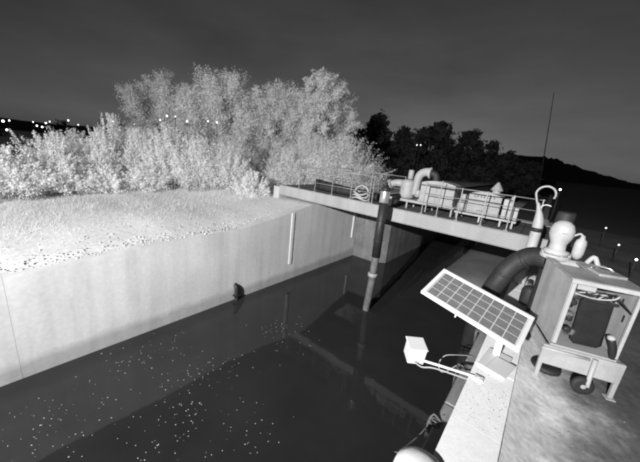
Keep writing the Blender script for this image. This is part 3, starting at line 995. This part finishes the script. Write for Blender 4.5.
far = [(-149.6, 10.8, 6.3, .34), (-149.5, 12.3, 6.7, .2), (-109.7, 8.3, 4.2, .2), (-139, 16.9, 7.0, .15), (-138.9, 17.7, 5.9, .22), (-128.8, 17.6, 5.7, .22),
       (-138.6, 20, 7.1, .22), (-138.4, 21, 7.7, .16), (-147.4, 27.7, 9.0, .24), (-137.1, 28.4, 7.7, .16), (-115.4, 33, 9.7, .17), (-104.2, 35.3, 9.3, .22)]
ORD = ['leftmost', 'second', 'low third', 'fourth', 'fifth', 'sixth', 'seventh', 'eighth', 'ninth', 'tenth', 'eleventh', 'twelfth']
for (x, y, z, r), w_ in zip(far, ORD):
    lamp('street_lamp', x, y, z, 1.1, w_ + ' from the left of the tiny street lamps beyond the left shrubs', r, group='distant street lamps left of the trees')
mid = [('first', -24.0, 9.9, 7.3), ('second', -23.86, 10.34, 7.66), ('third', -23.6, 10.85, 7.7), ('fourth', -23.3, 11.6, 7.45), ('fifth', -22.56, 12.93, 7.66), ('last', -22.2, 13.5, 7.66)]
for k, (w_, x, y, z) in enumerate(mid):
    lamp('lane_lamp', x, y, z, 3.0, w_ + ' from the left of the lit lamps before the tall pale trees', (.04, .055, .032, .06, .045, .05)[k], group='lamps in front of the tall pale trees', pole=.02)
lamp('lane_lamp', -14.8, 37.2, 8.35, 3.0, 'left one of two tiny lamps before the dark trees', .08, group='lamps before the dark trees', em='lamp_dim', pole=.03)
lamp('lane_lamp', -14.35, 37.3, 8.38, 3.0, 'right one of two tiny lamps before the dark trees', .08, group='lamps before the dark trees', em='lamp_dim', pole=.03)
lamp('lane_lamp', -1.86 + 2.2, 25.0, 5.3, 2.9, 'small lamp glowing behind the railing at the right bridge end', .06, em='lamp_far', pole=.03)
for w_, x, y, h, e in (('farthest', 2.42, 19.5, 1.0, 'lamp_dim'), ('middle', 2.57, 16.4, .75, 'lamp_dim'), ('nearest', 2.76, 14.2, .68, 'lamp_far')):
    lamp('bollard_light', x, y, QZ + h, QZ, w_ + ' of the small bollard lights on the dark quay behind the pump', .034, 'bollard light', 'bollard lights on the quay', e, .018)


# ------------------------------------------------------------------ trees, shrubs
def leaves(blobs, n, size, seed, droop=0.0):
    """n leaf faces spread near the skin of overlapping clumps; blobs = (x, y, z, rx, ry, rz)"""
    g = np.random.default_rng(seed)
    B = np.array(blobs)
    wgt = (B[:, 3] * B[:, 4] + B[:, 3] * B[:, 5])
    k = g.choice(len(B), n, p=wgt / wgt.sum())
    d = g.normal(size=(n, 3))
    d /= np.linalg.norm(d, axis=1)[:, None]
    r = g.random(n) ** .42
    bump_ = 1 + .22 * np.sin(d[:, 0] * 7 + k) * np.sin(d[:, 1] * 6 + 2 * k) + .18 * np.sin(d[:, 2] * 9 + k * 1.7)
    p = B[k, :3] + d * B[k, 3:6] * (r * bump_)[:, None]
    nm = d + g.normal(size=(n, 3)) * .38
    a = g.normal(size=(n, 3))
    a[:, 2] -= droop
    a -= nm * ((a * nm).sum(1) / (nm * nm).sum(1))[:, None]
    a /= np.linalg.norm(a, axis=1)[:, None]
    b = np.cross(a, nm)
    b /= np.linalg.norm(b, axis=1)[:, None]
    s = size * (.55 + .9 * g.random(n))[:, None]
    V = np.stack([p - a * s, p + b * s * .42, p + a * s, p - b * s * .42], 1).reshape(-1, 3)
    F = np.arange(4 * n).reshape(n, 4)
    return V, F


def shoot_leaves(B, E, spread, n, size, g, droop=0.0, t0=.2):
    """leaf faces strung along shoots that run from B to E, bending over slightly"""
    m = len(B)
    L = np.linalg.norm(E - B, axis=1)
    k = g.choice(m, n, p=L / L.sum())
    t = t0 + (1 - t0) * g.random(n) ** .8
    d = (E - B)[k] / L[k][:, None]
    p = B[k] + (E - B)[k] * t[:, None]
    p[:, 2] += (.16 - droop * .25) * L[k] * np.sin(np.pi * t)
    off = g.normal(size=(n, 3))
    p += off * (spread[k] * (1.25 - t))[:, None]
    nm = off / np.linalg.norm(off, axis=1)[:, None] + d * .3 + g.normal(size=(n, 3)) * .35
    a = d + g.normal(size=(n, 3)) * .6
    a[:, 2] -= droop
    a -= nm * ((a * nm).sum(1) / (nm * nm).sum(1))[:, None]
    a /= np.linalg.norm(a, axis=1)[:, None]
    b = np.cross(a, nm)
    b /= np.linalg.norm(b, axis=1)[:, None]
    s = size * (.5 + .9 * g.random(n))[:, None]
    V = np.stack([p - a * s, p + b * s * .42, p + a * s, p - b * s * .42], 1).reshape(-1, 3)
    return V, np.arange(4 * n).reshape(n, 4)


def shrub(name, x, y, z, h, w, label, group, n, size, leaf, bark, seed):
    g = np.random.default_rng(seed)
    o = empty(name, (x, y, z))
    tag(o, label, 'shrub', group)
    m = int(60 + 26 * w * max(h, 1.5))
    az = g.random(m) * 6.283
    q = g.random(m) ** .6
    b0 = np.stack([np.cos(az) * w * .28 * q, np.sin(az) * w * .28 * q, np.zeros(m)], 1)
    lob = 1 + .22 * np.sin(az * 3 + seed) + .12 * np.sin(az * 7 + 2 * seed)
    hh = h * (1 - .5 * q ** 2) * (.55 + .5 * g.random(m)) * (.8 + .25 * lob)
    ro = w * .5 * q * lob * (.75 + .4 * g.random(m))
    e0 = np.stack([np.cos(az) * ro, np.sin(az) * ro, np.minimum(hh, h * 1.03)], 1)
    # side shoots low down close the skirt
    ms = m // 2
    a2 = g.random(ms) * 6.283
    r2 = w * (.34 + .2 * g.random(ms))
    z2 = h * .5 * g.random(ms)
    b1 = np.stack([np.cos(a2) * r2 * .5, np.sin(a2) * r2 * .5, z2 * .6], 1)
    e1 = np.stack([np.cos(a2) * r2, np.sin(a2) * r2, z2 + .15 * h], 1)
    B, E = np.vstack([b0, b1]), np.vstack([e0, e1])
    st = MB()
    for i in range(0, m, 4):
        st.tube([tuple(b0[i] - np.array((0, 0, .1))), tuple(b0[i] * .5 + e0[i] * .5 + np.array((0, 0, .12 * h))), tuple(e0[i])], [.018, .012, .005], 5, 2, cap=False)
    st.build('stems', bark, o)
    V, F = shoot_leaves(B, E, np.full(len(B), .045 * w) * (.6 + .8 * g.random(len(B))), n, size, g)
    mesh_np('foliage', V, F, leaf, o)
    return o


def tree(name, x, y, z, h, w, label, group, n, size, leaf, bark, seed, low=.25, clumps=26, lean=0., droop=0., cat='tree', shape=.75, full=.6, plume=False):
    g = np.random.default_rng(seed)
    o = empty(name, (x, y, z))
    tag(o, label, cat, group)
    m = MB()
    tr = max(.05, h * .022)
    top = Vector((lean * h * .3, g.normal() * .03 * h, h * .78))
    m.tube([(0, 0, -.25), (lean * h * .05, 0, h * .25), (lean * h * .15, 0, h * .5), tuple(top)], [tr * 1.3, tr, tr * .7, tr * .25], 9, 4)
    blobs = []
    for i in range(clumps):
        t = (i + .5) / clumps
        hz = low + (1 - low) * t
        env = math.sin(math.pi * min(max((hz - low) / (1.02 - low), 0.02), .98) ** shape) ** full
        a = i * 2.4 + g.random() * .8
        rr_ = w / 2 * env * (.3 + .75 * g.random())
        s = w * (.07 + .15 * g.random() ** 1.3) * (.7 + .4 * env)
        cz = h * hz - s * .5
        c = Vector((rr_ * math.cos(a) + lean * h * .3 * hz, rr_ * math.sin(a), cz))
        blobs.append((c.x, c.y, c.z, s * (.9 + .3 * g.random()), s * (.9 + .3 * g.random()), s * (.7 + .4 * g.random())))
        st = Vector((lean * h * .2 * hz, 0, max(h * .12, cz * .62)))
        m.tube([tuple(st), tuple(st.lerp(c, .55) + Vector((0, 0, .05 * h * g.random()))), tuple(c)], [tr * .38, tr * .26, tr * .08], 6, 2, cap=False)
    m.build('trunk', bark, o)
    if plume:
        Bc = np.array(blobs)
        k = np.repeat(np.arange(len(Bc)), 12)
        g2 = np.random.default_rng(seed + 9)
        out = Bc[k, :3] - np.array((0, 0, h * .35))
        out /= np.linalg.norm(out, axis=1)[:, None]
        dr = out + g2.normal(size=(len(k), 3)) * .75
        dr[:, 2] += .25
        dr /= np.linalg.norm(dr, axis=1)[:, None]
        ln = Bc[k, 3] * (.8 + .9 * g2.random(len(k)))
        st_ = Bc[k, :3] - dr * ln[:, None] * .35
        V, F = shoot_leaves(st_, st_ + dr * (ln * 1.3)[:, None], ln * .26, n, size, g2, droop * .5, 0.)
    else:
        V, F = leaves(blobs, n, size, seed + 5, droop)
    mesh_np('crown', V, F, leaf, o)
    return o


TG = 'tall trees lit behind the shrubs'
tall = [('tall pale tree at the left end of the lit tree row', -31.2, 13.0, 8.3, 6.4, 9500),
        ('broad pale tree directly behind the row of lane lamps', -27.0, 14.2, 7.0, 5.6, 6500),
        ('tall ragged pale tree in the middle of the lit tree row', -25.2, 16.6, 9.0, 6.6, 9500),
        ('rounded pale tree left of the tallest lit tree', -22.4, 19.8, 8.3, 6.6, 9000),
        ('tallest pale tree leaning over the left end of the footbridge', -17.2, 20.9, 9.5, 5.4, 9000)]
for i, (lb, x, y, h, w, n) in enumerate(tall):
    tree('broadleaf_tree', x, y, 2.95, h, w, lb, TG, n * 7, .066, 'leaf_mid', 'bark', 40 + i, low=.12, clumps=64, droop=.4, shape=1.25, full=.5, plume=True)
tree('broadleaf_tree', -19.6, 21.5, 2.95, 8.4, 4.6, 'slim pale tree between the two tallest lit trees', TG, 45000, .066, 'leaf_mid', 'bark', 52, low=.12, clumps=50, droop=.4, shape=1.2, full=.5, plume=True)

SG = 'pale shrubs on the left bank'
shr = [('low pale shrub at the left picture edge', -16.9, 1.0, 2.1, 2.6, 3200), ('rounded pale shrub second from the left picture edge', -18.7, 2.6, 2.75, 2.6, 3600),
       ('pale shrub behind the gap in the left shrubs', -21.7, 4.0, 3.0, 3.0, 3600), ('dense pale shrub right of the gap in the left shrubs', -19.3, 4.7, 3.2, 2.5, 3600),
       ('pointed tall pale shrub reaching up to the distant lights', -20.2, 5.7, 4.0, 2.3, 3600), ('pale shrub just right of the pointed tall shrub', -19.6, 6.9, 3.4, 2.7, 3600),
       ('large bright shrub below the leftmost lane lamps', -18.2, 7.9, 3.8, 2.9, 4200), ('bright shrub in front of the dark hollow between the trees', -16.8, 9.0, 3.3, 2.8, 4000),
       ('bright shrub right of the dark hollow between the trees', -16.0, 10.6, 3.0, 2.7, 3800), ('small low shrub nearest the wall left of the footbridge', -13.4, 10.4, 1.7, 2.0, 2600),
       ('bright shrub beside the left end of the footbridge', -14.6, 14.2, 3.0, 2.9, 3800), ('low bright shrub filling the gap behind the left wall gravel', -17.4, 3.0, 1.7, 2.2, 2200), ('low pale shrub at the front of the left shrub row', -17.6, 4.7, 1.5, 2.2, 2200),
       ('low bright shrub in front of the pointed tall shrub', -17.6, 6.3, 1.7, 2.2, 2200), ('big bright bush rising behind the left footbridge railing', -11.7, 16.6, 4.3, 5.4, 8500),
       ('bright bush behind the left bridge end under the tallest tree', -14.8, 17.2, 4.4, 4.0, 6000), ('pale thicket at the foot of the middle lit trees', -19.6, 13.4, 3.6, 4.2, 5200),
       ('pale thicket at the foot of the left lit trees', -24.8, 8.4, 3.6, 4.0, 4600)]
for i, (lb, x, y, h, w, n) in enumerate(shr):
    shrub('shrub', x, y, 2.95, h, w * 1.12, lb, SG, n * 7, .036, 'leaf_bright', 'bark', 80 + i)

DG = 'dark trees beyond the footbridge'
dk = [('dark tree touching the lit bush left of the other dark trees', -32.9, 50.2, 9.2, 9.5, 4200), ('dark pointed tree, tallest on the left of the dark trees', -30.4, 54.0, 12.2, 8.5, 5200),
      ('dark tree in the dip between two taller dark trees', -27.0, 59.8, 10.6, 9.5, 4500), ('broad dark tree above the white pump elbow', -20.2, 60.7, 11.8, 12.0, 6000),
      ('dark tree right of the broad dark tree', -15.6, 66.1, 11.0, 9.0, 4500), ('dark tree above the lettered pump cabinet', -12.0, 68.9, 9.4, 8.4, 4200),
      ('low dark tree left of the mast', -8.9, 73.4, 7.6, 7.6, 3600), ('lowest dark tree at the foot of the mast', -5.4, 77.8, 6.2, 7.0, 3200),
      ('dark tree in the back behind the dip of the dark trees', -24.5, 70, 11.0, 10.5, 4200)]
dk += [('small dark tree between the distant street lamps', -140, 24.5, 7.5, 9, 900), ('dark far tree left of the pointed tall shrub', -112, 29.5, 8.2, 7, 900),
       ('dark far tree behind the pointed tall shrub', -108, 33.5, 8.6, 8, 900), ('dark far tree at the left picture edge', -150, 6.0, 6.5, 10, 900)]
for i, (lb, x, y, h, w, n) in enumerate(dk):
    tree('dark_tree', x, y, 2.7 if x > -60 else 1.15, h, w, lb, DG, n, .42, 'leaf_unlit', 'bark_unlit', 120 + i, low=.04, clumps=30)


# ------------------------------------------------------------------ grass, pebbles and flecks that nobody could count
def blades(name, n, seed):
    g = np.random.default_rng(seed)
    x = WX - .25 - g.random(n) ** 1.1 * 14
    y = -6 + g.random(n) * 24
    keep = (vnoise(x * 2.2, y * 2.2, 5) + g.normal(0, .3, n)) > -.05
    keep &= ~((y > 10.2) & (y < 14.2) & (x > -12))
    x, y = x[keep], y[keep]
    n = len(x)
    z = bank_z(x, y) - .01
    h = (.04 + .13 * g.random(n)) * np.clip((WX - x) / 4, .3, 1.25)
    a = g.random(n) * 6.283
    wv = np.stack([np.cos(a), np.sin(a), np.zeros(n)], 1) * (.003 + .005 * g.random(n))[:, None]
    base = np.stack([x, y, z], 1)
    tip = base + np.stack([g.normal(0, .4, n) * h, g.normal(0, .4, n) * h, h], 1)
    V = np.stack([base - wv, base + wv, tip], 1).reshape(-1, 3)
    return tag(mesh_np(name, V, np.arange(3 * n).reshape(n, 3), 'dry_grass'), 'short pale dry grass on the bank above the dock wall', 'grass', kind='stuff')


blades('grass', 120000, 3)


def bits(name, pos, size, flat, material, label, cat, seed):
    g = np.random.default_rng(seed)
    n = len(pos)
    base = np.array([(1, 0, 0), (0, 1, 0), (-1, 0, 0), (0, -1, 0), (0, 0, 1), (0, 0, -1)], float)
    F0 = np.array([(0, 1, 4), (1, 2, 4), (2, 3, 4), (3, 0, 4), (1, 0, 5), (2, 1, 5), (3, 2, 5), (0, 3, 5)])
    s = size * (.5 + g.random((n, 1, 1)) * 1.1) * (1 + .5 * (g.random((n, 6, 1)) - .5))
    V = base[None] * s
    V[:, :, 2] *= flat
    a = g.random(n) * 6.28
    c, d = np.cos(a)[:, None], np.sin(a)[:, None]
    X = V[:, :, 0] * c * 1.5 - V[:, :, 1] * d
    Y = V[:, :, 0] * d * 1.5 + V[:, :, 1] * c
    V = np.stack([X, Y, V[:, :, 2]], 2) + np.array(pos)[:, None, :]
    F = (F0[None] + (np.arange(n) * 6)[:, None, None]).reshape(-1, 3)
    return tag(mesh_np(name, V.reshape(-1, 3), F, material), label, cat, kind='stuff')


n = 700
gx = WX - .18 - np.abs(rng.normal(0, .5, n))
gy = -3 + rng.random(n) * 12.5
gx = np.where(rng.random(n) < .12, gx - rng.random(n) * 2, gx)
bits('gravel', np.stack([gx, gy, bank_z(gx, gy) + .015], 1), .024, .8, 'pebble', 'scattered pale gravel along the top of the dock wall', 'gravel', 11)
n = 440
cc = np.stack([-6.0 + rng.normal(0, 1.2, 34), 1.8 + rng.normal(0, 2.1, 34)], 1)
pk = rng.choice(34, n, p=(lambda q_: q_ / q_.sum())(rng.random(34) ** 2 + .08))
fx = cc[pk, 0] + rng.normal(0, .34, n)
fy = cc[pk, 1] + rng.normal(0, .5, n)
ok = (fx > WX + .15) & (fx < -.9)
bits('floating_flecks', np.stack([fx, fy, np.full(n, .004)], 1)[ok], .0085, .3, 'foam', 'tiny pale flecks drifting on the dark water', 'foam', 12)
n = 160
cx_ = -.04 + rng.uniform(-.24, .24, n)
cy_ = rng.uniform(3.4, 5.9, n)
bits('grit', np.stack([cx_, cy_, np.full(n, 3.105)], 1), .004, .7, 'pebble', 'fine grit scattered on the pale coping stones', 'grit', 13)
n = 60
bits('debris', np.stack([rng.uniform(.4, 2.6, n), rng.uniform(2.2, 5.2, n), np.full(n, QZ + .012)], 1), .008, .6, 'pebble', 'small bits of debris on the quay ground', 'debris', 14)
